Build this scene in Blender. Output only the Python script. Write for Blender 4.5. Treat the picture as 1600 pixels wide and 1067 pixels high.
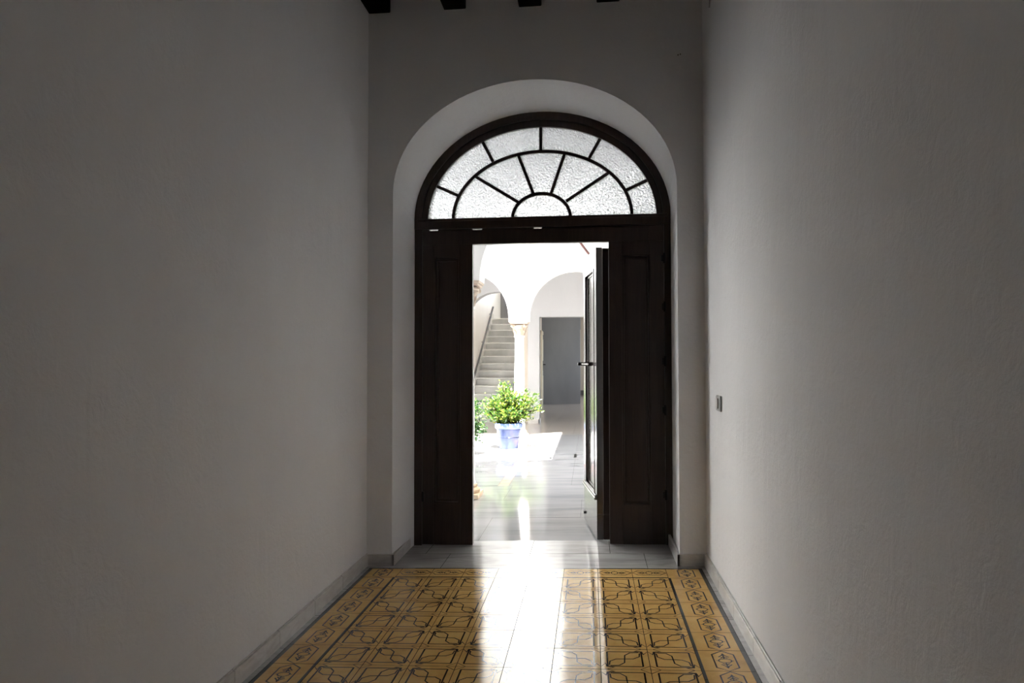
import bpy, bmesh, math, random
from mathutils import Vector, Matrix, noise
random.seed(7)
for o in list(bpy.data.objects): bpy.data.objects.remove(o)
SC = bpy.context.scene
COL = SC.collection
sin, cos, pi = math.sin, math.cos, math.pi

# ---------------------------------------------------------------- camera, sky, sun, exposure
CAM_H = 1.2588
yaw, pitch, roll = 0.111688, 0.026627, 0.001575
Fv = Vector((-sin(yaw)*cos(pitch), cos(yaw)*cos(pitch), sin(pitch)))
Rv = Vector((cos(yaw), sin(yaw), 0)); Uv = Rv.cross(Fv)
R2 = cos(roll)*Rv - sin(roll)*Uv; U2 = cos(roll)*Uv + sin(roll)*Rv
cam = bpy.data.objects.new('camera', bpy.data.cameras.new('camera')); COL.objects.link(cam)
cam.matrix_world = Matrix(((R2.x, U2.x, -Fv.x, 0), (R2.y, U2.y, -Fv.y, 0), (R2.z, U2.z, -Fv.z, CAM_H), (0, 0, 0, 1)))
cam.data.sensor_width = 36; cam.data.lens = 1094.23*36/1600; cam.data.clip_start = .05
SC.camera = cam

w = bpy.data.worlds.new('sky'); SC.world = w; w.use_nodes = True
nt = w.node_tree; nt.nodes.clear()
so = nt.nodes.new('ShaderNodeOutputWorld'); sb = nt.nodes.new('ShaderNodeBackground'); sk = nt.nodes.new('ShaderNodeTexSky')
sk.sky_type = 'NISHITA'; sk.sun_disc = False; sk.sun_elevation = math.radians(70); sk.sun_rotation = 0
sk.dust_density = 2.0
hz = nt.nodes.new('ShaderNodeMixRGB'); hz.inputs[0].default_value = .72; hz.inputs[2].default_value = (2.85, 2.97, 3.1, 1)   # thin white haze over the blue
nt.links.new(sk.outputs[0], hz.inputs[1]); nt.links.new(hz.outputs[0], sb.inputs[0]); nt.links.new(sb.outputs[0], so.inputs[0]); sb.inputs[1].default_value = .24
sd = bpy.data.lights.new('sun', 'SUN'); sd.energy = 14.5; sd.angle = math.radians(.53); sd.color = (1, .97, .92)
sun = bpy.data.objects.new('sun', sd); COL.objects.link(sun)
sun_dir = Vector((.104, 1, -2.747)).normalized()      # the way the light travels
sun.rotation_euler = sun_dir.to_track_quat('-Z', 'Y').to_euler(); sun.location = (0, 0, 12)
SC.view_settings.view_transform = 'Standard'; SC.view_settings.look = 'None'; SC.view_settings.gamma = 1
SC.view_settings.use_curve_mapping = False
SC.view_settings.exposure = 2.64
SC.cycles.max_bounces = 14; SC.cycles.diffuse_bounces = 8; SC.cycles.glossy_bounces = 5; SC.cycles.transmission_bounces = 8
SC.cycles.sample_clamp_indirect = 20

T = 0.02932
def zf(x): return T*x                                 # the old floor falls gently to the left

# ---------------------------------------------------------------- helpers
class MB:
    def __init__(s): s.v = []; s.f = []; s.m = []; s.uv = {}
    def face(s, pts, m=0):
        b = len(s.v); s.v += [tuple(p) for p in pts]; s.f.append(tuple(range(b, b+len(pts)))); s.m.append(m)
    def box(s, a, b, m=0, mat=None, sh=False):
        x0, y0, z0 = a; x1, y1, z1 = b
        c = [(x0,y0,z0),(x1,y0,z0),(x1,y1,z0),(x0,y1,z0),(x0,y0,z1),(x1,y0,z1),(x1,y1,z1),(x0,y1,z1)]
        if sh: c = [(x, y, z+zf(x)) for x, y, z in c]
        if mat: c = [tuple(mat @ Vector(p)) for p in c]
        n = len(s.v); s.v += c
        for q in ((0,3,2,1),(4,5,6,7),(0,1,5,4),(1,2,6,5),(2,3,7,6),(3,0,4,7)):
            s.f.append(tuple(n+i for i in q)); s.m.append(m)
    def sweep(s, path, prof, closed=False, m=0):
        """path: list of (origin, u, v) frames; prof: closed list of (a, b)"""
        n = len(s.v); k = len(prof)
        for o, u, v in path:
            for a, b in prof: s.v.append(tuple(Vector(o)+Vector(u)*a+Vector(v)*b))
        L = len(path)
        for i in range(L if closed else L-1):
            for j in range(k):
                i2 = (i+1) % L; j2 = (j+1) % k
                s.f.append((n+i*k+j, n+i*k+j2, n+i2*k+j2, n+i2*k+j)); s.m.append(m)
        if not closed:
            s.f.append(tuple(n+j for j in range(k))[::-1]); s.m.append(m)
            s.f.append(tuple(n+(L-1)*k+j for j in range(k))); s.m.append(m)
    def tube(s, pts, r, seg=8, m=0):
        pts = [Vector(p) for p in pts]; fr = []
        rr = r if isinstance(r, (list, tuple)) else [r]*len(pts)
        prof = [(cos(2*pi*j/seg), sin(2*pi*j/seg)) for j in range(seg)]
        for i, p in enumerate(pts):
            d = (pts[min(i+1, len(pts)-1)]-pts[max(i-1, 0)]).normalized()
            u = d.cross(Vector((.13, .21, .97)) if abs(d.z) < .9 else Vector((1, .1, 0))).normalized(); v = d.cross(u)
            fr.append((p, u*rr[i], v*rr[i]))
        s.sweep(fr, prof, m=m)
    def lathe(s, c, prof, seg=28, m=0):
        fr = []
        for r, z in prof:
            fr.append([(c[0]+r*cos(2*pi*j/seg), c[1]+r*sin(2*pi*j/seg), c[2]+z) for j in range(seg)])
        n = len(s.v)
        for ring in fr: s.v += ring
        for i in range(len(prof)-1):
            for j in range(seg):
                j2 = (j+1) % seg
                s.f.append((n+i*seg+j, n+i*seg+j2, n+(i+1)*seg+j2, n+(i+1)*seg+j)); s.m.append(m)
        s.f.append(tuple(n+j for j in range(seg))[::-1]); s.m.append(m)
        s.f.append(tuple(n+(len(prof)-1)*seg+j for j in range(seg))); s.m.append(m)
    def build(s, name, mats, parent=None, bevel=0, smooth=False, normals=True, weld=True):
        me = bpy.data.meshes.new(name); me.from_pydata(s.v, [], s.f)
        for mt in (mats if isinstance(mats, (list, tuple)) else [mats]): me.materials.append(mt)
        me.polygons.foreach_set('material_index', s.m)
        bm = bmesh.new(); bm.from_mesh(me)
        if weld: bmesh.ops.remove_doubles(bm, verts=bm.verts, dist=1e-5)
        if normals: bmesh.ops.recalc_face_normals(bm, faces=bm.faces)
        bm.to_mesh(me); bm.free()
        if smooth:
            for p in me.polygons: p.use_smooth = True
            me.set_sharp_from_angle(angle=math.radians(38))
        o = bpy.data.objects.new(name, me); COL.objects.link(o)
        if parent: o.parent = parent
        if bevel:
            b = o.modifiers.new('bevel', 'BEVEL'); b.width = bevel; b.segments = 2; b.limit_method = 'ANGLE'; b.angle_limit = math.radians(40)
        return o
def tag(o, label=None, cat=None, group=None, kind=None):
    for k, v in (('label', label), ('category', cat), ('group', group), ('kind', kind)):
        if v: o[k] = v
    return o
def struct(o, label=None): o['kind'] = 'structure'; return o
def empty(name, loc=(0, 0, 0), label=None, cat=None, group=None, kind=None):
    o = bpy.data.objects.new(name, None); COL.objects.link(o); o.location = loc; o.empty_display_size = .1
    return tag(o, label, cat, group, kind)

# ---------------------------------------------------------------- materials
def N(nt, t, **kw):
    n = nt.nodes.new(t)
    for k, v in kw.items():
        if k.startswith('i_'): n.inputs[k[2:].replace('_', ' ')].default_value = v
        else: setattr(n, k, v)
    return n
def material(name):
    m = bpy.data.materials.new(name); m.use_nodes = True; nt = m.node_tree
    b = nt.nodes['Principled BSDF']; return m, nt, b
def coords(nt, scale=(1, 1, 1)):
    g = N(nt, 'ShaderNodeNewGeometry'); mp = N(nt, 'ShaderNodeMapping'); mp.inputs['Scale'].default_value = scale
    nt.links.new(g.outputs['Position'], mp.inputs['Vector']); return mp.outputs[0]
def noise_tex(nt, vec, scale, detail=4, rough=.55, dist=0):
    n = N(nt, 'ShaderNodeTexNoise'); n.inputs['Scale'].default_value = scale; n.inputs['Detail'].default_value = detail
    n.inputs['Roughness'].default_value = rough; n.inputs['Distortion'].default_value = dist
    nt.links.new(vec, n.inputs['Vector']); return n.outputs['Fac']
def ramp(nt, fac, stops):
    r = N(nt, 'ShaderNodeValToRGB'); e = r.color_ramp.elements
    while len(e) < len(stops): e.new(.5)
    for i, (p, c) in enumerate(stops): e[i].position = p; e[i].color = (*c, 1)
    nt.links.new(fac, r.inputs[0]); return r.outputs[0]
def bump(nt, h, strength, dist, normal=None):
    b = N(nt, 'ShaderNodeBump'); b.inputs['Strength'].default_value = strength; b.inputs['Distance'].default_value = dist
    nt.links.new(h, b.inputs['Height'])
    if normal: nt.links.new(normal, b.inputs['Normal'])
    return b.outputs[0]
def plaster(name, c0, c1, brush=True, rough=.9, amt=1.25):
    m, nt, b = material(name)
    v = coords(nt)
    nt.links.new(ramp(nt, noise_tex(nt, coords(nt, (1, 1, .35)), 1.3, 5), [(.3, c0), (.7, c1)]), b.inputs['Base Color'])
    b.inputs['Roughness'].default_value = rough
    if brush:
        # trowel and brush strokes: a stretched noise bent by a slow swirl
        n1 = bump(nt, noise_tex(nt, v, 60, 5, .7), .22*amt, .005)
        n2 = bump(nt, noise_tex(nt, coords(nt, (1, 1, 1)), 16, 3, .6, 1.2), .16*amt, .010, n1)
        n3 = bump(nt, noise_tex(nt, coords(nt, (1, 1, .2)), 3.5, 3, .5, .6), .14*amt, .04, n2)
        nt.links.new(n3, b.inputs['Normal'])
    else:
        nt.links.new(bump(nt, noise_tex(nt, v, 30, 4), .15, .005), b.inputs['Normal'])
    return m
def wood(name, c0, c1, rough=.32, axis='z', spec=.5, coat=0):
    m, nt, b = material(name)
    sc = {'z': (14, 14, .9), 'x': (.9, 14, 14), 'y': (14, .9, 14)}[axis]
    g = noise_tex(nt, coords(nt, sc), 3.0, 6, .65, .8)
    nt.links.new(ramp(nt, g, [(.25, c0), (.75, c1)]), b.inputs['Base Color'])
    b.inputs['Roughness'].default_value = rough; b.inputs['Specular IOR Level'].default_value = spec
    b.inputs['Coat Weight'].default_value = coat; b.inputs['Coat Roughness'].default_value = .12
    nt.links.new(bump(nt, g, .12, .003), b.inputs['Normal'])
    return m
def plain(name, c, rough=.5, metal=0, spec=.5):
    m, nt, b = material(name)
    v = coords(nt)
    d = tuple(x*.82 for x in c)
    nt.links.new(ramp(nt, noise_tex(nt, v, 25, 3), [(.3, d), (.7, c)]), b.inputs['Base Color'])
    b.inputs['Roughness'].default_value = rough; b.inputs['Metallic'].default_value = metal; b.inputs['Specular IOR Level'].default_value = spec
    return m
def polished(name, colour, rough_y=.12, ior=1.55, bumpy=.0, stretch=False):
    """hard floor finish: diffuse body under a glossy skin brushed along one way, so lights smear towards the viewer"""
    m, nt, b = material(name); nt.nodes.remove(b); out = nt.nodes['Material Output']
    d = N(nt, 'ShaderNodeBsdfDiffuse'); g = N(nt, 'ShaderNodeBsdfAnisotropic'); fr = N(nt, 'ShaderNodeFresnel'); mx = N(nt, 'ShaderNodeMixShader')
    fr.inputs['IOR'].default_value = ior; g.inputs['Roughness'].default_value = rough_y
    g.inputs['Color'].default_value = (1, 1, 1, 1)
    if stretch or name in ('ochre cement tile', 'dark brown inlay', 'dark green inlay', 'grey veined marble'):
        tg = N(nt, 'ShaderNodeTangent', direction_type='UV_MAP'); nt.links.new(tg.outputs[0], g.inputs['Tangent'])
        g.inputs['Anisotropy'].default_value = .72
    else: g.inputs['Anisotropy'].default_value = 0
    c = colour(nt)
    nt.links.new(c, d.inputs['Color'])
    nt.links.new(fr.outputs[0], mx.inputs[0]); nt.links.new(d.outputs[0], mx.inputs[1]); nt.links.new(g.outputs[0], mx.inputs[2])
    if bumpy:
        nb = bump(nt, noise_tex(nt, coords(nt, (1, 1, 1)), 9, 3), bumpy, .004)
        nt.links.new(nb, g.inputs['Normal']); nt.links.new(nb, fr.inputs['Normal'])
    nt.links.new(mx.outputs[0], out.inputs['Surface'])
    return m
def col_noise(scale, stops, detail=5, st=(1, 1, 1), dist=0):
    return lambda nt: ramp(nt, noise_tex(nt, coords(nt, st), scale, detail, .6, dist), stops)

M = {}
M['hall_plaster'] = plaster('aged white plaster', (.80, .805, .825), (.86, .87, .89))
M['white_wall'] = plaster('limewash', (.86, .86, .85), (.92, .92, .91), brush=False)
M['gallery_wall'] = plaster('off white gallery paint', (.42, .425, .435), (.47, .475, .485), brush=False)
M['grey_wall'] = plaster('grey paint', (.60, .545, .47), (.66, .60, .52), brush=False)
M['blue_wall'] = plaster('grey blue paint', (.16, .165, .175), (.21, .215, .225), brush=False)
M['door_wood'] = wood('dark varnished wood', (.018, .010, .009), (.048, .029, .025), .34, spec=.45)
M['leaf_wood'] = wood('glossy varnished wood', (.014, .007, .005), (.036, .017, .013), .16, spec=.9, coat=.6)
M['beam'] = wood('black brown beam', (.002, .0015, .001), (.005, .0035, .003), .7, 'y', spec=.2)
M['brace'] = wood('red brown wood', (.05, .015, .012), (.10, .03, .025), .5, 'y')
M['board'] = wood('ceiling boards', (.03, .015, .012), (.06, .03, .022), .7, 'y', spec=.2)
M['iron'] = plain('black iron', (.012, .011, .012), .4, .6)
M['steel'] = plain('brushed steel', (.35, .35, .35), .3, 1)
M['white_plastic'] = plain('white plastic', (.8, .8, .8), .3)
M['rail'] = plain('grey painted rail', (.09, .09, .10), .4, .2)
M['cream'] = wood('cream paint', (.62, .55, .42), (.70, .63, .50), .35)
M['stone'] = plaster('ochre limestone', (.55, .36, .18), (.80, .66, .48), brush=True, rough=.7)
M['marble_col'] = plain('white marble column', (.88, .87, .85), .35)
M['capital'] = plaster('worn marble capital', (.34, .24, .16), (.55, .47, .39), brush=True, rough=.7)
M['base_marble'] = polished('skirting marble', col_noise(6, [(.3, (.50, .47, .45)), (.7, (.66, .64, .62))], st=(1, 1, 3), dist=1.5), .3, 1.4, stretch=False)
M['tile'] = polished('ochre cement tile', col_noise(7, [(.25, (.60, .35, .11)), (.5, (.75, .47, .165)), (.75, (.80, .54, .22))]), .15, 1.52, .05)
M['line_brown'] = polished('dark brown inlay', col_noise(30, [(.3, (.035, .014, .010)), (.7, (.045, .018, .013))]), .15, 1.52, .05)
M['line_green'] = polished('dark green inlay', col_noise(30, [(.3, (.035, .045, .038)), (.7, (.05, .062, .055))]), .15, 1.52, .05)
M['grout'] = plain('dirty grout', (.02, .016, .013), .95, spec=0)
M['hall_marble'] = polished('grey veined marble', col_noise(3.2, [(.3, (.30, .295, .285)), (.5, (.44, .43, .415)), (.7, (.52, .51, .50))], 8, (.55, 2.2, 1), 1.4), .12, 1.38, .05)
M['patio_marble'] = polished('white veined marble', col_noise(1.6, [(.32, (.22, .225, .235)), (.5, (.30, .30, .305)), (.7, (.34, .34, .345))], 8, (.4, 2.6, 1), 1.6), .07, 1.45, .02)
M['pink_marble'] = polished('pink marble band', col_noise(6, [(.3, (.55, .33, .28)), (.7, (.68, .46, .40))]), .08, 1.45)
M['gallery_tile'] = polished('beige stone tile', col_noise(2.5, [(.3, (.33, .29, .25)), (.7, (.44, .39, .345))], 6), .2, 1.45)
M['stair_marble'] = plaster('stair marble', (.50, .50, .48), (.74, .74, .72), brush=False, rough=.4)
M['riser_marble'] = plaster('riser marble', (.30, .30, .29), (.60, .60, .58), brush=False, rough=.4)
M['pot'] = plain('blue glazed clay', (.045, .065, .16), .3)
M['pot_band'] = plain('pale blue glazed band', (.11, .16, .34), .3)
M['pot_line'] = plain('dark blue glaze line', (.012, .02, .06), .3)
M['soil'] = plain('soil', (.05, .035, .022), .95)
def leafmat(name, c):
    m, nt, b = material(name)
    nt.links.new(ramp(nt, noise_tex(nt, coords(nt), 14, 2), [(.3, tuple(x*.7 for x in c)), (.7, c)]), b.inputs['Base Color'])
    b.inputs['Roughness'].default_value = .45
    out = nt.nodes['Material Output']; tr = N(nt, 'ShaderNodeBsdfTranslucent'); tr.inputs[0].default_value = (*[min(1, x*1.3) for x in c], 1)
    mx = N(nt, 'ShaderNodeMixShader'); mx.inputs[0].default_value = .35
    nt.links.new(b.outputs[0], mx.inputs[1]); nt.links.new(tr.outputs[0], mx.inputs[2]); nt.links.new(mx.outputs[0], out.inputs['Surface'])
    return m
M['leaf_a'] = leafmat('fresh green leaf', (.06, .13, .014)); M['leaf_b'] = leafmat('yellow green leaf', (.19, .23, .035)); M['leaf_c'] = leafmat('deep green leaf', (.016, .055, .012))
M['stem'] = plain('stem bark', (.10, .08, .04), .8)
def glass_material():
    m, nt, b = material('hammered glass')
    b.inputs['Base Color'].default_value = (.74, .76, .78, 1); b.inputs['Transmission Weight'].default_value = 1
    b.inputs['Roughness'].default_value = .12; b.inputs['IOR'].default_value = 1.45
    v = coords(nt)
    wv = N(nt, 'ShaderNodeTexVoronoi', feature='SMOOTH_F1'); wv.inputs['Scale'].default_value = 72; wv.inputs['Smoothness'].default_value = .5
    n0 = N(nt, 'ShaderNodeTexNoise'); n0.inputs['Scale'].default_value = 30; nt.links.new(v, n0.inputs['Vector'])
    mxv = N(nt, 'ShaderNodeVectorMath', operation='MULTIPLY_ADD'); mxv.inputs[1].default_value = (.03, .03, .03)
    nt.links.new(n0.outputs['Color'], mxv.inputs[0]); nt.links.new(v, mxv.inputs[2]); nt.links.new(mxv.outputs[0], wv.inputs['Vector'])
    nb = bump(nt, wv.outputs['Distance'], .85, .013); nt.links.new(nb, b.inputs['Normal'])
    out = nt.nodes['Material Output']; tr = N(nt, 'ShaderNodeBsdfTranslucent'); tr.inputs[0].default_value = (.9, .93, .95, 1)
    nt.links.new(nb, tr.inputs['Normal'])
    mx = N(nt, 'ShaderNodeMixShader'); mx.inputs[0].default_value = .38
    nt.links.new(b.outputs[0], mx.inputs[1]); nt.links.new(tr.outputs[0], mx.inputs[2]); nt.links.new(mx.outputs[0], out.inputs['Surface'])
    return m
M['glass'] = glass_material()

# ---------------------------------------------------------------- walls with arched openings
def arch_pts(cx, a, b, zs, n=32):
    return [(cx-a*cos(pi*i/n), zs+b*sin(pi*i/n)) for i in range(n+1)]
def arch_wall(mb, x0, x1, z0, z1, y0, y1, opens, m=0):
    """opens: list of (front curve, back curve, bottom z) where a curve is a left-to-right list of (x, z)"""
    cuts = []
    def strip(fa, fb, ba, bb, zb):
        # solid column between two x stations
        q = mb.face
        q([(fa, y0, zb), (fb, y0, zb), (fb, y0, z1), (fa, y0, z1)], m); q([(ba, y1, zb), (ba, y1, z1), (bb, y1, z1), (bb, y1, zb)], m)
        q([(fa, y0, z1), (fb, y0, z1), (bb, y1, z1), (ba, y1, z1)], m); q([(fa, y0, zb), (ba, y1, zb), (bb, y1, zb), (fb, y0, zb)], m)
    fx, bx = x0, x0
    mb.face([(x0, y0, z0), (x0, y0, z1), (x0, y1, z1), (x0, y1, z0)], m)
    for fc, bc, zb in opens:
        strip(fx, fc[0][0], bx, bc[0][0], z0)
        q = mb.face
        q([(fc[0][0], y0, zb), (fc[0][0], y0, fc[0][1]), (bc[0][0], y1, bc[0][1]), (bc[0][0], y1, zb)], m)
        q([(fc[-1][0], y0, zb), (bc[-1][0], y1, zb), (bc[-1][0], y1, bc[-1][1]), (fc[-1][0], y0, fc[-1][1])], m)
        for i in range(len(fc)-1):
            (a, za), (b, zb_) = fc[i], fc[i+1]; (c, zc), (d, zd) = bc[i], bc[i+1]
            q([(a, y0, za), (b, y0, zb_), (b, y0, z1), (a, y0, z1)], m); q([(c, y1, zc), (c, y1, z1), (d, y1, z1), (d, y1, zd)], m)
            q([(a, y0, za), (c, y1, zc), (d, y1, zd), (b, y0, zb_)], m); q([(a, y0, z1), (b, y0, z1), (d, y1, z1), (c, y1, z1)], m)
        fx, bx = fc[-1][0], bc[-1][0]
    strip(fx, x1, bx, x1, z0)
    mb.face([(x1, y0, z0), (x1, y1, z0), (x1, y1, z1), (x1, y0, z1)], m)

HL, HR, YF, YD, YB = -1.42, .69, 4.35, 4.83, 4.95     # hall sides, far wall face, door plane, patio face
H_CEIL = 3.68
def wall_box(name, a, b, mat):
    mb = MB(); mb.box(a, b); return struct(mb.build(name, mat))

wall_box('wall_left', (HL-.3, -3.0, -.3), (HL, YF, H_CEIL), M['hall_plaster'])
wall_box('wall_right', (HR, -3.0, -.3), (HR+.3, YF, H_CEIL), M['hall_plaster'])
wall_box('wall_near', (HL-.3, -3.3, -.3), (HR+.3, -3.0, H_CEIL), M['hall_plaster'])
wall_box('ceiling', (HL-.3, -3.3, H_CEIL), (HR+.3, YF, H_CEIL+.35), M['board'])
mb = MB()
fc = arch_pts(-.362, .892, .70, 2.325, 40); bc = arch_pts(-.345, .890, .745, 2.243, 40)
arch_wall(mb, -6.3, 3.0, -.4, 3.68, YF, YD, [(fc, bc, -.4)])
arch_wall(mb, -6.3, 3.0, -.4, 3.68, YD, YB, [(bc, bc, -.4)])
mb.v = [v for v in mb.v]
o = struct(mb.build('wall_far', M['hall_plaster'], bevel=0))
struct(o)

# skirting of pale marble, laid in pieces
def skirting(name, side):
    mb = MB(); s = 1 if side == 'left' else -1
    wx = HL if side == 'left' else HR
    H, D = .072, .016
    ys = [YF]; y = 3.883 if side == 'left' else 3.882
    while y > -3: ys.append(y); y -= .406
    ys.append(-3.0)
    for a, b in zip(ys[1:], ys[:-1]):
        mb.box((min(wx, wx+s*D), a+.0012, -.02), (max(wx, wx+s*D), b-.0012, H), sh=True)
        mb.box((min(wx, wx+s*D*.55), a+.0012, H), (max(wx, wx+s*D*.55), b-.0012, H+.006), sh=True)
    jx = -1.254 if side == 'left' else .530            # jamb face
    if side == 'left':
        mb.box((wx, YF-D, -.02), (jx+D, YF, H), sh=True)
        mb.box((jx, YF-D, -.02), (jx+D, YD-.002, H), sh=True)
    else:
        mb.box((jx-D, YF-D, -.02), (wx, YF, H), sh=True)
        mb.box((jx-D, YF-D, -.02), (jx, YD-.002, H), sh=True)
    return struct(mb.build(name, M['base_marble'], bevel=.003, weld=False))
skirting('baseboard_left', 'left'); skirting('baseboard_right', 'right')

# ---------------------------------------------------------------- floors
FM = ['tile', 'line_brown', 'line_green', 'grout', 'hall_marble', 'patio_marble', 'pink_marble', 'gallery_tile']
def finish_floor(mb, name):
    me = bpy.data.meshes.new(name); me.from_pydata(mb.v, [], mb.f)
    for k in FM: me.materials.append(M[k])
    me.polygons.foreach_set('material_index', mb.m)
    uv = me.uv_layers.new(name='UVMap')
    for l in me.loops:
        c = me.vertices[l.vertex_index].co; uv.data[l.index].uv = (c.x*.1, c.y*.1)
    o = bpy.data.objects.new(name, me); COL.objects.link(o); return struct(o)
class Tile:
    """one slab with its own slight tilt; everything drawn on it follows that tilt"""
    def __init__(s, mb, x0, y0, x1, y1, tilt=.0022, gap=.0015, lift=.001):
        s.mb = mb; s.x0, s.y0, s.x1, s.y1 = x0, y0, x1, y1
        s.a = max(-1.6*tilt, min(1.6*tilt, random.gauss(0, tilt))); s.b = max(-1.6*tilt, min(1.6*tilt, random.gauss(0, tilt))); s.cx, s.cy = (x0+x1)/2, (y0+y1)/2
        s.h = lift; s.g = gap
    def z(s, x, y, up=0): return zf(x)+s.h+up+s.a*(x-s.cx)+s.b*(y-s.cy)
    def slab(s, m):
        g = s.g
        s.mb.face([(x, y, s.z(x, y)) for x, y in ((s.x0+g, s.y0+g), (s.x1-g, s.y0+g), (s.x1-g, s.y1-g), (s.x0+g, s.y1-g))], m)
    def poly(s, pts, m, up): 
        ar = sum(pts[i-1][0]*pts[i][1]-pts[i][0]*pts[i-1][1] for i in range(len(pts)))
        if abs(ar) < 1e-9: return
        if ar < 0: pts = pts[::-1]
        s.mb.face([(x, y, s.z(x, y, up)) for x, y in pts], m)
    def line(s, pts, wd, m, up=.0002, closed=False, xf=None):
        """mitred ribbon; pts in tile units, xf maps (u, v) to metres"""
        P = [Vector(xf(*p)) for p in pts]; n = len(P)
        L = []; R_ = []
        for i in range(n):
            if closed: a, b = P[i-1], P[(i+1) % n]
            else: a, b = P[max(i-1, 0)], P[min(i+1, n-1)]
            d1 = (P[i]-a).normalized() if (P[i]-a).length > 1e-9 else None
            d2 = (b-P[i]).normalized() if (b-P[i]).length > 1e-9 else None
            d = ((d1 or d2)+(d2 or d1)).normalized()
            nn = Vector((-d.y, d.x)); k = 1/max(.5, nn.dot(Vector((-(d1 or d2).y, (d1 or d2).x))))
            L.append(P[i]+nn*wd/2*k); R_.append(P[i]-nn*wd/2*k)
        for i in range(n if closed else n-1):
            j = (i+1) % n
            q = [R_[i], R_[j], L[j], L[i]]
            q = [(min(max(p.x, s.x0+s.g), s.x1-s.g), min(max(p.y, s.y0+s.g), s.y1-s.g)) for p in q]
            s.poly(q, m, up)
def motif(t, par):
    """star and lozenge lattice, par says which two corners carry the stars"""
    W = t.x1-t.x0; Hh = t.y1-t.y0
    def xf(u, v):
        if par: u = 1-u
        return (t.x0+u*W, t.y0+v*Hh)
    BR, GR = 1, 2
    e = .14
    # square of brown lines; the sides along the hall are thicker
    for u in (e, 1-e): t.line([(u, e), (u, 1-e)], .0072, BR, .0002, xf=xf)
    for v in (e, 1-e): t.line([(e, v), (1-e, v)], .0058, BR, .00025, xf=xf)
    # two bent ribbons from star to star
    A = [(.20, .175), (.38, .19), (.49, .32), (.51, .68), (.62, .81), (.80, .825)]
    B = [(v, u) for u, v in A]
    t.line(A, .0056, GR, .0003, xf=xf); t.line(B, .0056, GR, .00035, xf=xf)
    # quarter stars at (0,0) and (1,1)
    q = [(0, .13), (.10, .27), (.125, .125), (.27, .10), (.13, 0)]
    t.line(q, .0054, GR, .0004, xf=xf); t.line([(1-u, 1-v) for u, v in q], .0054, GR, .0004, xf=xf)
    # quarter lozenges at the other two corners
    for fu, fv in ((1, 0), (0, 1)):
        t.line([(abs(fu-.0), abs(fv-.17)), (abs(fu-.20), abs(fv-.0))], .0052, BR, .0004, xf=xf)
def chain(t, axis, flip=False, bands=True):
    """border tile: hexagons with a ring and two arrowheads, green bands at both edges"""
    x0, y0, x1, y1 = t.x0, t.y0, t.x1, t.y1
    if axis == 'y':
        def xf(u, v): return (x0+u*(x1-x0), y0+v*(y1-y0))
        L = y1-y0
    else:
        def xf(u, v): return (x0+v*(x1-x0), y0+u*(y1-y0))
    BR, GR = 1, 2
    c = .52
    t.line([(c, 0), (c+.21, .16), (c+.21, .80), (c, .98), (c-.21, .80), (c-.21, .16)], .0064, BR, .0002, True, xf)
    n = 14
    t.line([(c+.125*cos(2*pi*i/n), .49+.095*sin(2*pi*i/n)) for i in range(n)], .0054, GR, .0003, True, xf)
    t.line([(c-.17, .49), (c-.125, .49)], .004, GR, .0003, xf=xf); t.line([(c+.125, .49), (c+.17, .49)], .004, GR, .0003, xf=xf)
    for s in (-1, 1):
        k = .49+s*.20
        for pts in ([(c, .49+s*.10), (c, .49+s*.34)], [(c-.10, k-s*.02), (c-.03, k+s*.06), (c, k+s*.14), (c+.03, k+s*.06), (c+.10, k-s*.02)], [(c-.07, k-s*.07), (c, k), (c+.07, k-s*.07)]):
            t.line(pts, .0058, GR, .0003, xf=xf)
fl = MB()
XS, YR = .0362, 4.106                                   # seam by the right carpet edge, first full row
S = .2
# bedding and grout below the slabs
fl.face([(HL-.02, -3, zf(HL)-.002), (HR+.02, -3, zf(HR)-.002), (HR+.02, YB, zf(HR)-.002), (HL-.02, YB, zf(HL)-.002)], 3)
XL0, XR0 = XS-6*S, XS+2*S
rows = 34
for r in range(rows):
    ya, yb = YR-(r+1)*S, YR-r*S
    for c in range(8):
        xa = XL0+c*S
        t = Tile(fl, xa, ya, xa+S, yb); t.slab(0)
        motif(t, (c+r) % 2 == 0)
    for side in (0, 1):
        xa = XL0-S-.012 if side == 0 else XR0
        t = Tile(fl, xa, ya, xa+S+.012, yb); t.slab(0)
        chain(t, 'y')
        edge, inner = (xa, xa+S+.012) if side == 0 else (xa+S+.012, xa)
        sg = 1 if side == 0 else -1
        for e0, wd in ((edge, .020), (inner-sg*.013, .013)):
            a, b = sorted((e0, e0+sg*wd))
            t.poly([(max(a, t.x0+.001), ya+.001), (min(b, t.x1-.001), ya+.001), (min(b, t.x1-.001), yb-.001), (max(a, t.x0+.001), yb-.001)], 2, .0002)
# border across the far end
BY = YR+.185
for c in range(8):
    xa = XL0+c*S
    t = Tile(fl, xa, YR, xa+S, BY); t.slab(0)
    chain(t, 'x')
    for ya, yb in ((YR+.001, YR+.013), (BY-.014, BY-.001)): t.poly([(xa+.001, ya), (xa+S-.001, ya), (xa+S-.001, yb), (xa+.001, yb)], 2, .0002)
for xa in (XL0-S-.012, XR0):
    t = Tile(fl, xa, YR, xa+S+.012, BY); t.slab(0); chain(t, 'y')
    t.poly([(xa+.001, BY-.014), (xa+S+.011, BY-.014), (xa+S+.011, BY-.001), (xa+.001, BY-.001)], 2, .0002)
    e0 = xa+.001 if xa < -1 else xa+S+.012-.020
    t.poly([(e0, YR+.001), (e0+.019, YR+.001), (e0+.019, BY-.001), (e0, BY-.001)], 2, .00025)
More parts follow.
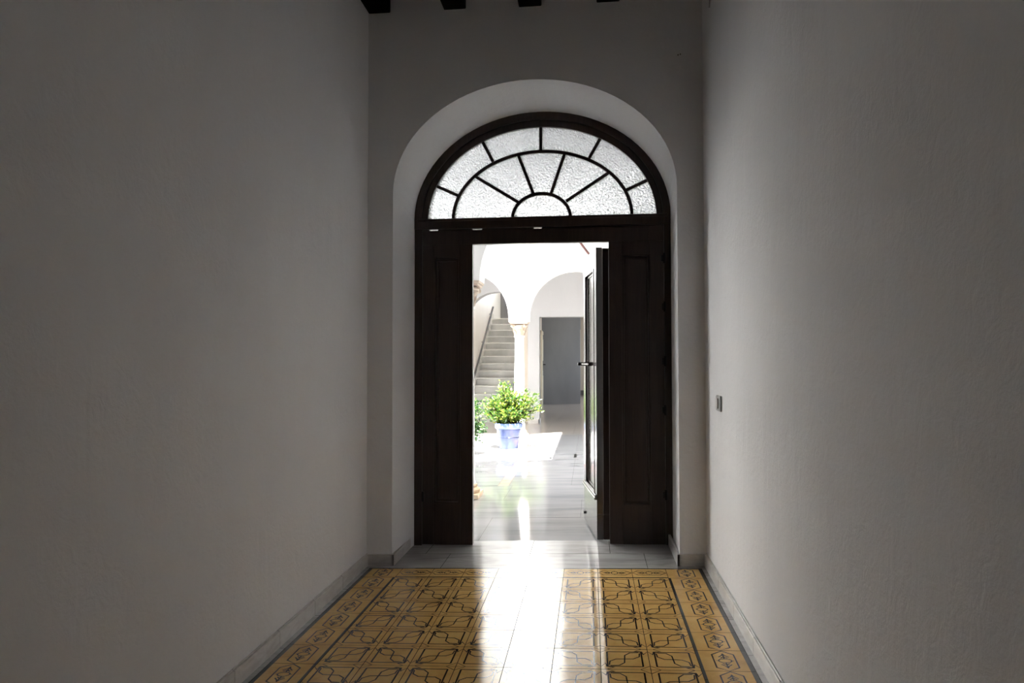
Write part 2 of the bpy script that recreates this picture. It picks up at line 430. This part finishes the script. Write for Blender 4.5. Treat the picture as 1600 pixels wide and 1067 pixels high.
# grey strips along the walls and the threshold slabs
for r in range(18):
    ya, yb = BY-(r+1)*.41, BY-r*.41
    Tile(fl, HL, ya, XL0-S-.012, yb, .0008).slab(4); Tile(fl, XR0+S+.012, ya, HR, yb, .0008).slab(4)
xs = [HL, -.93, -.4, .335, HR]
for a, b in zip(xs[:-1], xs[1:]): Tile(fl, a, BY, b, 4.62, .001).slab(4)
xs = [HL, -1.1, -.40, .12, HR]
for a, b in zip(xs[:-1], xs[1:]): Tile(fl, a, 4.62, b, YB, .001).slab(4)
finish_floor(fl, 'floor')

pf = MB()
pf.face([(-6.3, YB, zf(-6.3)-.002), (3, YB, zf(3)-.002), (3, 14.3, zf(3)-.002), (-6.3, 14.3, zf(-6.3)-.002)], 3)
def slabs(x0, x1, y0, y1, dx, dy, m, tilt=.0006, off=0):
    y = y0; k = 0
    while y < y1-1e-6:
        ye = min(y+dy, y1); x = x0-(off*dx if k % 2 else 0)
        while x < x1-1e-6:
            xa, xe = max(x, x0), min(x+dx, x1)
            if xe-xa > .01: Tile(pf, xa, y, xe, ye, tilt, .0007, 0).slab(m)
            x += dx
        y = ye; k += 1
slabs(-6.3, 3.0, YB, 7.15, 1.1, .73, 5, off=.35)
slabs(-6.3, -.95, 7.155, 12.0, 1.2, .8, 5); slabs(-.95, -.84, 7.15, 12.0, .11, .45, 6, .0004)
slabs(-.84, 3.0, 7.15, 12.0, .64, .97, 5, off=.0)
slabs(-6.3, 3.0, 12.0, 14.3, .5, .5, 7)
for x in (-6.3,):
    pf.box((-6.3, 7.147, -.01), (-.955, 7.158, .0006), 3, sh=True)
finish_floor(pf, 'floor_patio')
pf = MB()
pf.face([(-3.2, 14.3, zf(-3.2)-.002), (1.6, 14.3, zf(1.6)-.002), (1.6, 26.5, zf(1.6)-.002), (-3.2, 26.5, zf(-3.2)-.002)], 3)
slabs(-3.2, 1.6, 14.3, 26.5, .5, .5, 7)
finish_floor(pf, 'floor_room')

# ---------------------------------------------------------------- patio walls
HW = 6.18
AX, AR = -.255, .765
def ab(cx, zs, r, n=28): return arch_pts(cx, r, r, zs, n)
mb = MB()
c1 = ab(-.262, 2.02, AR); c2 = ab(-.262-1.86, 2.02, AR)
arch_wall(mb, -3.06, .54, 2.005, HW, 6.45, 6.75, [(c2, c2, 2.005), (c1, c1, 2.005)])
mb.box((-6.3, 6.45, -.4), (-3.06, 6.75, HW)); mb.box((.54, 6.45, -.4), (3.0, 6.75, HW))
struct(mb.build('wall_arcade_near', M['white_wall']))
mb = MB()
c1 = ab(-.247, 1.97, AR); c2 = ab(-.247-1.86, 1.97, AR)
arch_wall(mb, -3.06, .56, 1.90, HW, 11.45, 11.75, [(c2, c2, 1.90), (c1, c1, 1.90)])
mb.box((-6.3, 11.45, -.4), (-3.06, 11.75, HW)); mb.box((.56, 11.45, -.4), (3.0, 11.75, HW))
struct(mb.build('wall_arcade_far', M['white_wall']))
wall_box('wall_patio_left', (-6.6, YB, -.4), (-6.3, 14.3, HW), M['white_wall'])
wall_box('wall_patio_right', (1.8, YB, -.4), (2.1, 14.3, HW), M['white_wall'])
wall_box('wall_shade_block', (-.647, 6.75, 3.62), (1.8, 11.45, HW), M['white_wall'])  # unseen overhang, added and sized to shade the right side of the patio
wall_box('ceiling_gallery_near', (-6.3, YB, 3.55), (1.8, 6.45, 3.9), M['white_wall'])
wall_box('ceiling_gallery_far', (-6.3, 11.75, 3.45), (1.8, 14.3, 3.8), M['white_wall'])
# back wall of the far gallery with the stair arch and the way into the grey room
mb = MB()
sa = ab(-1.93, 2.02, .65); ro = [(-1.04, 2.144), (.35, 2.144)]
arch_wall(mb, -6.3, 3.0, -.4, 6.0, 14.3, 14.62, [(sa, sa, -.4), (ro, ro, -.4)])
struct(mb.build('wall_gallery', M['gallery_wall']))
mb = MB()
mb.box((-1.28, 14.28, -.02), (-1.04, 14.3, .09), sh=True); mb.box((-1.06, 14.28, -.02), (-1.035, 14.64, .09), sh=True); mb.box((.35, 14.28, -.02), (1.8, 14.3, .09), sh=True)
mb.box((-6.3, 14.28, -.02), (-2.58, 14.3, .09), sh=True)
struct(mb.build('baseboard_gallery', M['base_marble'], weld=False))
# grey room
mb = MB()
mb.v = []
A = [(-1.06, 14.62), (-1.325, 17.889), (-1.618, 25.81), (-1.9, 25.81), (-1.9, 20.6), (-1.52, 20.6), (-1.52, 14.62)]
n = len(A)
mb.face([(x, y, -.3) for x, y in A][::-1]); mb.face([(x, y, 2.95) for x, y in A])
for i in range(n):
    a, b = A[i], A[(i+1) % n]; mb.face([(*a, -.3), (*b, -.3), (*b, 2.95), (*a, 2.95)])
struct(mb.build('wall_room_left', M['grey_wall']))
for k, (a, b, c, d_) in enumerate(((14.62, 17.0, -.3, 2.95), (17.0, 24.0, -.3, .9), (17.0, 24.0, 2.6, 2.95), (24.0, 25.81, -.3, 2.95))):  # pieces leave an unseen window gap, added to brighten the room
    wall_box('wall_room_right', (1.2, a, c), (1.5, b, d_), M['grey_wall'])
wall_box('wall_room_far', (-2.2, 25.81, -.3), (1.5, 26.1, 2.95), M['grey_wall'])
wall_box('ceiling_room', (-1.9, 14.62, 2.95), (1.5, 26.1, 3.2), M['grey_wall'])
mb = MB()
mb.box((-1.6, 25.78, -.02), (1.2, 25.81, .16), sh=True)
A0, A1 = Vector((-1.325, 17.889, 0)), Vector((-1.618, 25.81, 0)); d = (A1-A0).normalized(); nrm = Vector((d.y, -d.x, 0))
for P, Q in ((A0, A1), (Vector((-1.06, 14.62, 0)), A0)):
    d2 = (Q-P).normalized(); n2 = Vector((d2.y, -d2.x, 0))
    cs = [P, Q, Q+n2*.02, P+n2*.02]
    b0 = len(mb.v); mb.v += [(c.x, c.y, zf(c.x)-.02) for c in cs]+[(c.x, c.y, zf(c.x)+.10) for c in cs]
    for q in ((0,3,2,1),(4,5,6,7),(0,1,5,4),(1,2,6,5),(2,3,7,6),(3,0,4,7)): mb.f.append(tuple(b0+i for i in q)); mb.m.append(0)
struct(mb.build('baseboard_room', plain('dark stone skirting', (.09, .085, .08), .5)))
# cream door in the left wall of the grey room
dr = empty('door_2', kind='structure')
P0 = Vector((-1.37, 19.1, 0)); rot = math.atan2(d.y, d.x)
mt = Matrix.Translation((P0.x, P0.y, zf(P0.x))) @ Matrix.Rotation(rot, 4, 'Z')
mb = MB(); 
for a, b in (((0, -.05, .0), (.09, .0, 2.12)), ((2.0, -.05, 0), (2.09, 0, 2.12)), ((0, -.05, 2.03), (2.09, 0, 2.12))): mb.box(a, b, mat=mt)
struct(mb.build('door_frame', M['cream'], dr, bevel=.004))
for a in (.09, 1.05):
    mb = MB(); mb.box((a+.005, -.035, .005), (a+.945, -.005, 2.025), mat=mt)
    for z0, z1 in ((.15, .85), (1.0, 1.9)): mb.box((a+.13, -.045, z0), (a+.82, -.03, z1), mat=mt)
    lf = struct(mb.build('door_leaf', M['cream'], dr, bevel=.006))
    if a > 1:
        mb = MB(); mb.box((a+.05, -.05, 1.0), (a+.10, -.034, 1.28), mat=mt)
        mb.tube([mt @ Vector((a+.075, -.04, 1.17)), mt @ Vector((a+.075, -.11, 1.17)), mt @ Vector((a+.20, -.11, 1.17))], .014)
        struct(mb.build('door_handle', M['iron'], lf))

# ---------------------------------------------------------------- stair
SX0, SX1 = -2.62, -1.53
st = empty('staircase', (-2.07, 14.8, zf(-2.07)), kind='structure')
def local(o, root): 
    o.matrix_parent_inverse = Matrix.Translation(-root.location); return o
mb = MB(); Y0, TR, RI, NS = 14.8, .29, .17, 14
for k in range(NS):
    y = Y0+TR*k; z = RI*(k+1)
    mb.box((SX0, y, -.3 if k == 0 else RI*k-.02), (SX1, y+TR+.02 if k < NS-1 else 20.5, z-.03), 0)
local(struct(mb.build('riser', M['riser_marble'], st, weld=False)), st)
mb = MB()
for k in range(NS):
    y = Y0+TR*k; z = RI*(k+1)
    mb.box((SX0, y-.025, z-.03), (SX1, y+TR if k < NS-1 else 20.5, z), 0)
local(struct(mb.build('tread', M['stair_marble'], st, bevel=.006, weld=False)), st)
mb = MB()                                             # stepped skirting up the wall
for k in range(NS):
    y = Y0+TR*k; z = RI*(k+1)
    mb.box((SX0-.02, y-.06, z-.06), (SX0+.012, y+TR-.06, z+.13), 0)
local(struct(mb.build('stepped_skirting', M['stair_marble'], st, bevel=.003, weld=False)), st)
wall_box('wall_stair_left', (-2.95, 14.62, -.3), (SX0-.02, 20.5, 5.0), M['white_wall'])
for a, b in (((14.62, 2.95), (15.8, 5.0)), ((15.8, 2.95), (19.0, 3.3)), ((15.8, 4.7), (19.0, 5.0)), ((19.0, 2.95), (20.5, 5.0))):  # pieces leave a high unseen opening, added to bring skylight onto the stair
    wall_box('wall_stair_right', (SX1, *a), (SX1+.2, *b), M['white_wall'])
wall_box('ceiling_stair', (-2.95, 14.62, 5.0), (SX1+.2, 20.8, 5.2), M['white_wall'])
mb = MB()
na = ab(-1.72, 2.75, .62, 20)
arch_wall(mb, -2.95, -1.2+.9, -.3, 5.0, 20.5, 20.75, [(ab(-1.95, 3.0, .42, 20), ab(-1.95, 3.0, .42, 20), 2.40)])
struct(mb.build('wall_landing', M['blue_wall']))
wall_box('wall_passage', (-2.95, 21.6, 2.2), (-.3, 21.8, 5.0), M['blue_wall'])
hr = empty('handrail', (-2.6, 15.2, .80), 'grey metal handrail climbing the left wall of the white stairs', 'handrail')
mb = MB(); p0, p1 = Vector((-2.575, 15.3, .84)), Vector((-2.575, 18.44, 2.668))
mb.tube([p0, p1], .024, 10)
local(mb.build('rail', M['rail'], hr, smooth=True), hr)
for t_ in (.08, .5, .92):
    q = p0.lerp(p1, t_); mb = MB(); mb.tube([q, q+Vector((-.03, 0, -.05)), q+Vector((-.066, 0, -.05))], .008, 6); local(mb.build('bracket', M['rail'], hr, smooth=True), hr)

# ---------------------------------------------------------------- columns
def column(x, y, ztop, rs, label, base):
    r = empty('marble_column', (x, y, zf(x)), label, 'column')
    zt = ztop-zf(x)
    ch = .235; bh = .13 if base else .10
    mb = MB(); mb.box((-.15, -.15, -.02), (.15, .15, .045)); mb.lathe((0, 0, .045), [(.135, 0), (.145, .012), (.145, .03), (.125, .045), (.112, .05), (.118, .062), (.118, .075), (.10, .085)], 24)
    mb.build('column_base', M['stone'], r, bevel=.004, smooth=False)
    mb = MB(); pr = [(rs*1.12, .12), (rs*1.12, .14), (rs, .16)]
    for i in range(9): t_ = i/8; pr.append((rs*(1+.05*sin(pi*min(1, t_*1.3))-.14*t_), .16+(zt-ch-.16-.03)*t_))
    pr += [(rs*1.02, zt-ch-.025), (rs*1.02, zt-ch)]
    mb.lathe((0, 0, 0), pr, 32); mb.build('shaft', M['marble_col'], r, smooth=True)
    mb = MB()
    mb.lathe((0, 0, zt-ch), [(rs*.95, 0), (rs*1.0, .03), (rs*1.08, .08), (rs*1.35, .13), (rs*1.55, .165)], 24)
    for k in range(8):                                # acanthus leaves and corner scrolls
        a = 2*pi*k/8; u = Vector((cos(a), sin(a), 0)); v = Vector((-sin(a), cos(a), 0))
        for z0, r0, h in ((0.01, rs*1.0, .075), (.06, rs*1.08, .09)):
            aa = a+(pi/8 if z0 > .03 else 0); u = Vector((cos(aa), sin(aa), 0)); v = Vector((-sin(aa), cos(aa), 0))
            pts = [(r0, z0, .030), (r0+.012, z0+h*.6, .030), (r0+.035, z0+h, .018), (r0+.042, z0+h-.014, .006)]
            for (ra, za, wa), (rb, zb, wb) in zip(pts, pts[1:]):
                c0 = Vector((0, 0, zt-ch))
                mb.face([c0+u*ra+v*wa+Vector((0, 0, za)), c0+u*ra-v*wa+Vector((0, 0, za)), c0+u*rb-v*wb+Vector((0, 0, zb)), c0+u*rb+v*wb+Vector((0, 0, zb))])
    for k in range(4):
        a = pi/4+k*pi/2; c = Vector((cos(a), sin(a), 0))*(rs*1.62)+Vector((0, 0, zt-.075)); tn = Vector((-sin(a), cos(a), 0))
        mb.tube([c-tn*.022, c+tn*.022], .026, 10)
    mb.box((-.145, -.145, zt-.045), (.145, .145, zt-.02)); mb.box((-.158, -.158, zt-.022), (.158, .158, zt-.001))
    mb.build('capital', M['capital'], r, normals=True, bevel=0, smooth=False)
    return r
column(-1.192, 6.6, 2.005, .092, 'nearer column with ochre stone base and capital, half hidden behind the left door panel', True)
column(-1.177, 11.6, 1.90, .088, 'white marble column standing behind the potted bush in the sunlit patio', False)

# ---------------------------------------------------------------- the big door, its wicket and the fanlight
door = empty('door_1', kind='structure')
DX0, DX1 = -1.235, .545
def panel_leaf(name, x0, x1, z0, z1, y0, y1, panels, mat, parent, m4=None, both=True):
    """rails and stiles around sunk panels with a bead"""
    mb = MB(); D = y1-y0
    px0, px1 = panels[0][0], panels[0][1]
    mb.box((x0, y0, z0), (px0, y1, z1), mat=m4); mb.box((px1, y0, z0), (x1, y1, z1), mat=m4)
    zc = z0
    for a, b, c, d_ in panels:
        mb.box((px0, y0, zc), (px1, y1, c), mat=m4); zc = d_
        mb.box((a, y0+.018, c), (b, y1-.018, d_), mat=m4)
        for e_, g in ((.012, -.004), (.030, .011)):
            for q in (((a+e_-.012, y0+g, c+e_-.012), (a+e_+.002, y1-g, d_-e_+.012)), ((b-e_-.002, y0+g, c+e_-.012), (b-e_+.012, y1-g, d_-e_+.012)),
                      ((a+e_-.012, y0+g, c+e_-.012), (b-e_+.012, y1-g, c+e_+.002)), ((a+e_-.012, y0+g, d_-e_-.002), (b-e_+.012, y1-g, d_-e_+.012))):
                mb.box(*q, mat=m4)
    mb.box((px0, y0, zc), (px1, y1, z1), mat=m4)
    return struct(mb.build(name, mat, parent, bevel=.002, weld=False))
# outer frame: posts, transom
mb = MB()
mb.box((DX0, YD, -.05), (DX0+.055, YD+.10, 2.243)); mb.box((DX1-.045, YD, -.0), (DX1, YD+.10, 2.243))
mb.box((DX0, YD-.006, 2.183), (DX1, YD+.10, 2.25)); mb.box((DX0+.02, YD-.012, 2.236), (DX1-.02, YD+.05, 2.256))
struct(mb.build('door_frame', M['door_wood'], door, bevel=.004, weld=False))
zt = 2.174
LL = panel_leaf('fixed_panel', -1.178, -.821, zf(-1.2)+.006, 2.0735, YD+.01, YD+.06, [(-1.097, -.908, .256, 1.987)], M['door_wood'], door)
RR = panel_leaf('fixed_panel', .125, .499, zf(.1)+.006, 2.0735, YD+.01, YD+.06, [(.213, .406, .27, 1.983)], M['door_wood'], door)
mb = MB(); mb.box((-1.178, YD+.01, 2.0735), (.499, YD+.06, zt)); xs_ = [-1.18, -1.135, -1.07, -.825, -.755, -.39, -.335, .52]
for a, b in zip(xs_[0::2], xs_[1::2]): mb.box((a, YD+.018, zt-.001), (b, YD+.05, 2.186))
struct(mb.build('head_rail', M['door_wood'], door, bevel=.003))
for z in (1.95, 1.62, 1.25, .92, .35):                 # hinges on the right post
    mb = MB(); mb.tube([(.503, YD+.004, z-.035), (.503, YD+.004, z+.035)], .009, 8); mb.box((.480, YD+.003, z-.022), (.525, YD+.013, z+.022))
    struct(mb.build('hinge', M['iron'], RR))
mb = MB(); mb.box((-1.19, YD+.002, .27), (-1.166, YD+.012, .34)); struct(mb.build('hinge', M['iron'], LL))
# wicket leaf standing open towards the patio
hx, hy = .080, 4.925
ang = math.atan2(5.60-4.925, -.058-.039)
m4 = Matrix.Translation((hx-.041, hy, zf(.05)+.012)) @ Matrix.Rotation(ang, 4, 'Z')     # local x runs along the leaf, local +y faces left
LW = .66
WL = panel_leaf('wicket_leaf', 0, LW, 0, 2.035, -.045, 0, [(.10, LW-.11, .30, 1.90)], M['leaf_wood'], door, m4)
mb = MB(); mb.box((.0, -.092, .0), (.03, -.047, 2.03), mat=m4); mb.box((-.004, -.094, .17), (.0305, .001, .177), mat=m4); struct(mb.build('astragal', M['door_wood'], WL, bevel=.006))
mb = MB(); mb.box((.02, .0, .285), (LW-.01, .010, .305), mat=m4); mb.box((.02, .0, .27), (LW-.01, .016, .287), mat=m4); struct(mb.build('weather_bead', M['leaf_wood'], WL, bevel=.003))
mb = MB(); zb = 1.215
mb.tube([m4 @ Vector((.16, .03, zb)), m4 @ Vector((LW+.045, .03, zb))], .005, 8)
for a in (.20, .42, LW-.04): mb.box((a, 0, zb-.013), (a+.015, .036, zb+.013), mat=m4)
mb.lathe(tuple(m4 @ Vector((LW-.10, .045, zb-.012))), [(.012, 0), (.018, .012), (.012, .024)], 10)
mb.tube([m4 @ Vector((LW+.045, .03, zb-.014)), m4 @ Vector((LW+.045, .03, zb+.014))], .007, 8)
tag(struct(mb.build('sliding_bolt', M['iron'], WL)), 'black iron sliding bolt')
mb = MB(); mb.tube([m4 @ Vector((LW-.03, .010, .06)), m4 @ Vector((LW+.04, .010, .06))], .004, 8); mb.box((LW-.06, 0, .05), (LW-.03, .012, .07), mat=m4)
struct(mb.build('bottom_latch', M['iron'], WL))

fan = empty('window_1', kind='structure')
CX, ZS = -.345, 2.243
def ell(a, b, n, cx=CX, zs=ZS): return [(cx-a*cos(pi*i/n), zs+b*sin(pi*i/n)) for i in range(n+1)]
def arch_ring(mb, ao, bo, ai, bi, y0, y1, n=56, cxo=CX, cxi=CX, zs=ZS):
    o_, i_ = ell(ao, bo, n, cxo, zs), ell(ai, bi, n, cxi, zs)
    for k in range(n):
        a, b, c, d_ = o_[k], o_[k+1], i_[k+1], i_[k]
        mb.face([(p[0], y0, p[1]) for p in (a, b, c, d_)]); mb.face([(p[0], y1, p[1]) for p in (d_, c, b, a)])
        mb.face([(a[0], y0, a[1]), (a[0], y1, a[1]), (b[0], y1, b[1]), (b[0], y0, b[1])]); mb.face([(d_[0], y0, d_[1]), (c[0], y0, c[1]), (c[0], y1, c[1]), (d_[0], y1, d_[1])])
mb = MB()
arch_ring(mb, .892, .748, .840, .692, YD-.004, YD+.07)
arch_ring(mb, .846, .698, .832, .684, YD+.012, YD+.07)
arch_ring(mb, .842, .694, .797, .644, YD-.008+.02, YD+.07)
struct(mb.build('window_frame', M['door_wood'], fan, smooth=True))
mb = MB(); GY0, GY1 = YD+.018, YD+.05; GX = -.337; GZ = 2.25
arch_ring(mb, .635, .478, .613, .456, GY0, GY1, 48, GX, GX, GZ); arch_ring(mb, .213, .182, .191, .160, GY0, GY1, 32, GX, GX, GZ)
for (a, b) in (((-.34, 2.91), (-.34, 2.72)), ((-.757, 2.812), (-.677, 2.657)), ((-1.10, 2.503), (-.922, 2.420)), ((.082, 2.809), (-.004, 2.658)), ((.412, 2.502), (.248, 2.428)),
               ((-.503, 2.709), (-.389, 2.412)), ((-.812, 2.560), (-.498, 2.364)), ((-.172, 2.700), (-.272, 2.410)), ((.134, 2.556), (-.165, 2.362))):
    A_, B_ = Vector((a[0], 0, a[1])), Vector((b[0], 0, b[1])); d_ = (B_-A_).normalized(); nn = Vector((-d_.z, 0, d_.x))*.0105
    mb.sweep([(A_, nn, Vector((0, 1, 0))), (B_, nn, Vector((0, 1, 0)))], [(-1, GY0+.002), (1, GY0+.002), (1, GY1), (-1, GY1)])
tag(struct(mb.build('glazing_bars', M['door_wood'], fan, weld=False)), 'dark bars set as a sunburst')
mb = MB()
oo = ell(.80, .650, 48)
pts = oo
mb.face([(x, YD+.032, z) for x, z in pts]); mb.face([(x, YD+.037, z) for x, z in pts][::-1])
for k in range(len(pts)):
    a, b = pts[k], pts[(k+1) % len(pts)]; mb.face([(a[0], YD+.032, a[1]), (a[0], YD+.037, a[1]), (b[0], YD+.037, b[1]), (b[0], YD+.032, b[1])])
tag(struct(mb.build('pane', M['glass'], fan)), 'hammered translucent glass')

# ---------------------------------------------------------------- ceiling beams
bl = ['black ceiling beam tight against the left wall', 'black ceiling beam second from the left wall', 'black ceiling beam above the centre of the arch', 'black ceiling beam nearest the right wall']
first = None
for i, (x0, x1, z) in enumerate(((-1.419, -1.271, 3.50), (-.922, -.780, 3.497), (-.440, -.298, 3.487), (.051, .185, 3.487))):
    if first is None:
        mb = MB(); mb.box((-.0715, -2.99, 0), (.0715, YF-.001, H_CEIL-3.50)); first = o = mb.build('ceiling_beam', M['beam'], bevel=.006)
    else: o = first.copy(); COL.objects.link(o)
    o.location = ((x0+x1)/2, 0, z if i == 0 else z); o.scale.z = (H_CEIL-.001-z)/(H_CEIL-3.50)
    tag(o, bl[i], 'beam', 'dark beams across the hall ceiling')

# ---------------------------------------------------------------- small things in the hall
sw = empty('light_switch', (HR, 3.873, 1.025), 'small steel light switch with white rocker on the right wall', 'light switch')
mb = MB(); mb.box((-.010, -.056, -.042), (0, .056, .042)); mb.box((-.013, -.051, -.037), (-.009, .051, .037)); mb.build('cover_plate', M['steel'], sw, bevel=.003)
mb = MB()
for a, b in ((-.030, .030),):
    mb.box((-.022, a, -.028), (-.012, b, .028))
mb.build('rocker', M['white_plastic'], sw, bevel=.004)
mb = MB(); mb.tube([(.682, 3.93, H_CEIL-.002), (.684, 3.99, 3.40), (.684, 4.06, 3.275)], .004, 6)
tag(mb.build('loose_wire', M['steel'], smooth=True), 'thin pale wire hanging at the top of the right wall', 'wire')
for i, (x, z) in enumerate(((.542, 3.134), (.556, 3.138))):
    mb = MB(); mb.tube([(0, .01, 0), (0, -.012, -.002), (0, -.014, -.007)], .0028, 6)
    o = mb.build('wall_hook', M['iron']); o.location = (x, YF, z)
    tag(o, ['tiny dark hook in the far wall right of the arch, the left of two', 'tiny dark hook in the far wall right of the arch, the right of two'][i], 'hook', 'hooks above the arch')

# ---------------------------------------------------------------- patio things
def brace(p, q, name, label):
    mb = MB(); d_ = (q-p).normalized(); u = d_.cross(Vector((0, 0, 1))).normalized(); v = u.cross(d_)
    mb.sweep([(p, u*.014, v*.018), (q, u*.014, v*.018)], [(-1, -1), (1, -1), (1, 1), (-1, 1)])
    return tag(mb.build(name, M['brace'], bevel=.003), label, 'brace')
brace(Vector((-.53, 10.99, 3.618)), Vector((.062, 11.425, 2.87)), 'timber_brace', 'slim red brown brace above the open door leaf, slanting down to the far arcade wall')
for i, (x, y) in enumerate(((-.525, 9.125), (-.206, 9.33))):
    mb = MB(); mb.box((-.018, -.16 if i else -.05, -.001), (.018, .16 if i else .05, .004)); 
    for k in range(4): mb.box((-.013, -.13+.07*k if i else -.045+.024*k, .003), (.013, -.10+.07*k if i else -.035+.024*k, .006))
    o = mb.build('drain_slot', M['iron'], bevel=.001); o.location = (x, y, zf(x))
    tag(o, ['small dark drain slot at the corner of the sunlit floor', 'dark drain slot in the shaded marble floor near the open door leaf'][i], 'drain')

def pot(name, x, y, label):
    r = empty(name, (x, y, zf(x)), label, 'potted plant')
    mb = MB()
    mb.lathe((0, 0, 0), [(.128, 0), (.136, .006), (.158, .16), (.160, .168), (.184, .300), (.176, .300), (.170, .26), (.150, .1), (.120, .03)], 40)
    p = mb.build('pot', M['pot'], r, smooth=True)
    mb = MB(); mb.lathe((0, 0, 0), [(.180, .288), (.200, .296), (.206, .310), (.206, .352), (.200, .368), (.188, .372), (.182, .366), (.182, .296)], 40); mb.build('rim', M['pot_band'], p, smooth=True)
    mb = MB(); mb.lathe((0, 0, 0), [(.160, .160), (.1635, .163), (.1635, .169), (.161, .172)], 40); mb.lathe((0, 0, 0), [(.181, .283), (.186, .285), (.187, .292), (.183, .295)], 40); mb.build('glaze_line', M['pot_line'], p, smooth=True)
    mb = MB(); mb.lathe((0, 0, 0), [(.176, .30), (.181, .325), (.08, .340), (.0, .345)][:3], 24); mb.build('soil', M['soil'], r)
    return r
def bush(root, lobes, n, seed, dark):
    rnd = random.Random(seed)
    st_ = MB(); lf = MB()
    tips = []
    for cx, cy, cz, rr in lobes:
        for _ in range(max(7, int(rr*130))):
            v = Vector((rnd.gauss(0, 1), rnd.gauss(0, 1), abs(rnd.gauss(0, 1))*.9)).normalized()*rr*rnd.uniform(.4, .95)
            tip = Vector((cx, cy, cz))+v; b0 = Vector((rnd.uniform(-.07, .07), rnd.uniform(-.07, .07), .33))
            mid = b0.lerp(tip, .5)+Vector((0, 0, .05)); st_.tube([b0, mid, tip], [.005, .0035, .0015], 5); tips.append((b0, mid, tip))
    for i in range(n):
        b0, mid, tip = rnd.choice(tips); t_ = rnd.uniform(.22, 1.06)
        c = (b0.lerp(mid, t_*2) if t_ < .5 else mid.lerp(tip, t_*2-1))+Vector((rnd.gauss(0, .03), rnd.gauss(0, .03), rnd.gauss(0, .03)))
        v = (c-Vector((0, 0, .45)))+Vector((0, 0, .05))
        if c.z < .37 and (c.x**2+c.y**2) < .05: c.z = .38+rnd.random()*.05
        if c.z < .1: continue
        d_ = (v.normalized()+Vector((rnd.uniform(-1, 1), rnd.uniform(-1, 1), rnd.uniform(-.6, .8)))).normalized()
        L = rnd.uniform(.030, .060); W_ = L*rnd.uniform(.26, .40)
        s_ = d_.cross(Vector((rnd.gauss(0, 1), rnd.gauss(0, 1), rnd.gauss(0, 1)+1))).normalized(); up = s_.cross(d_)
        a = c; b = c+d_*L*.45+s_*W_+up*.004; e_ = c+d_*L-up*L*.12; g = c+d_*L*.45-s_*W_+up*.004; mid = c+d_*L*.5-up*.003
        u_ = rnd.random(); m_ = (0 if u_ < .5 else 1 if u_ < .8 else 2) if not dark else (0 if u_ < .4 else 2)
        lf.face([a, b, mid], m_); lf.face([b, e_, mid], m_); lf.face([e_, g, mid], m_); lf.face([g, a, mid], m_)
    st_.build('stems', M['stem'], root)
    lf.build('foliage', [M['leaf_a'], M['leaf_b'], M['leaf_c']], root, normals=False)
r = pot('potted_bush', -1.203, 10.28, 'leafy bright green bush in a blue glazed pot in the patio sun')
bush(r, [(0, 0, .60, .25), (-.04, .02, .78, .17), (-.21, 0, .62, .19), (.20, .02, .60, .19), (.12, -.05, .50, .18), (-.11, -.08, .47, .18), (-.33, .05, .62, .12), (.34, 0, .66, .10), (.02, -.1, .50, .22), (-.08, .0, .87, .09), (.24, .03, .76, .07), (.42, .05, .56, .055), (-.20, -.06, .44, .14), (.22, -.04, .44, .13), (-.34, 0, .50, .08), (0, -.17, .46, .12)], 6200, 3, False)
r = pot('potted_shrub', -1.835, 9.6, 'darker green shrub at the left, mostly hidden behind the left door panel')
bush(r, [(0, 0, .62, .24), (.12, -.04, .56, .22), (.20, 0, .40, .18), (.22, -.05, .62, .14), (.30, -.02, .30, .12), (.10, 0, .78, .14), (.24, 0, .20, .08)], 4200, 5, True)
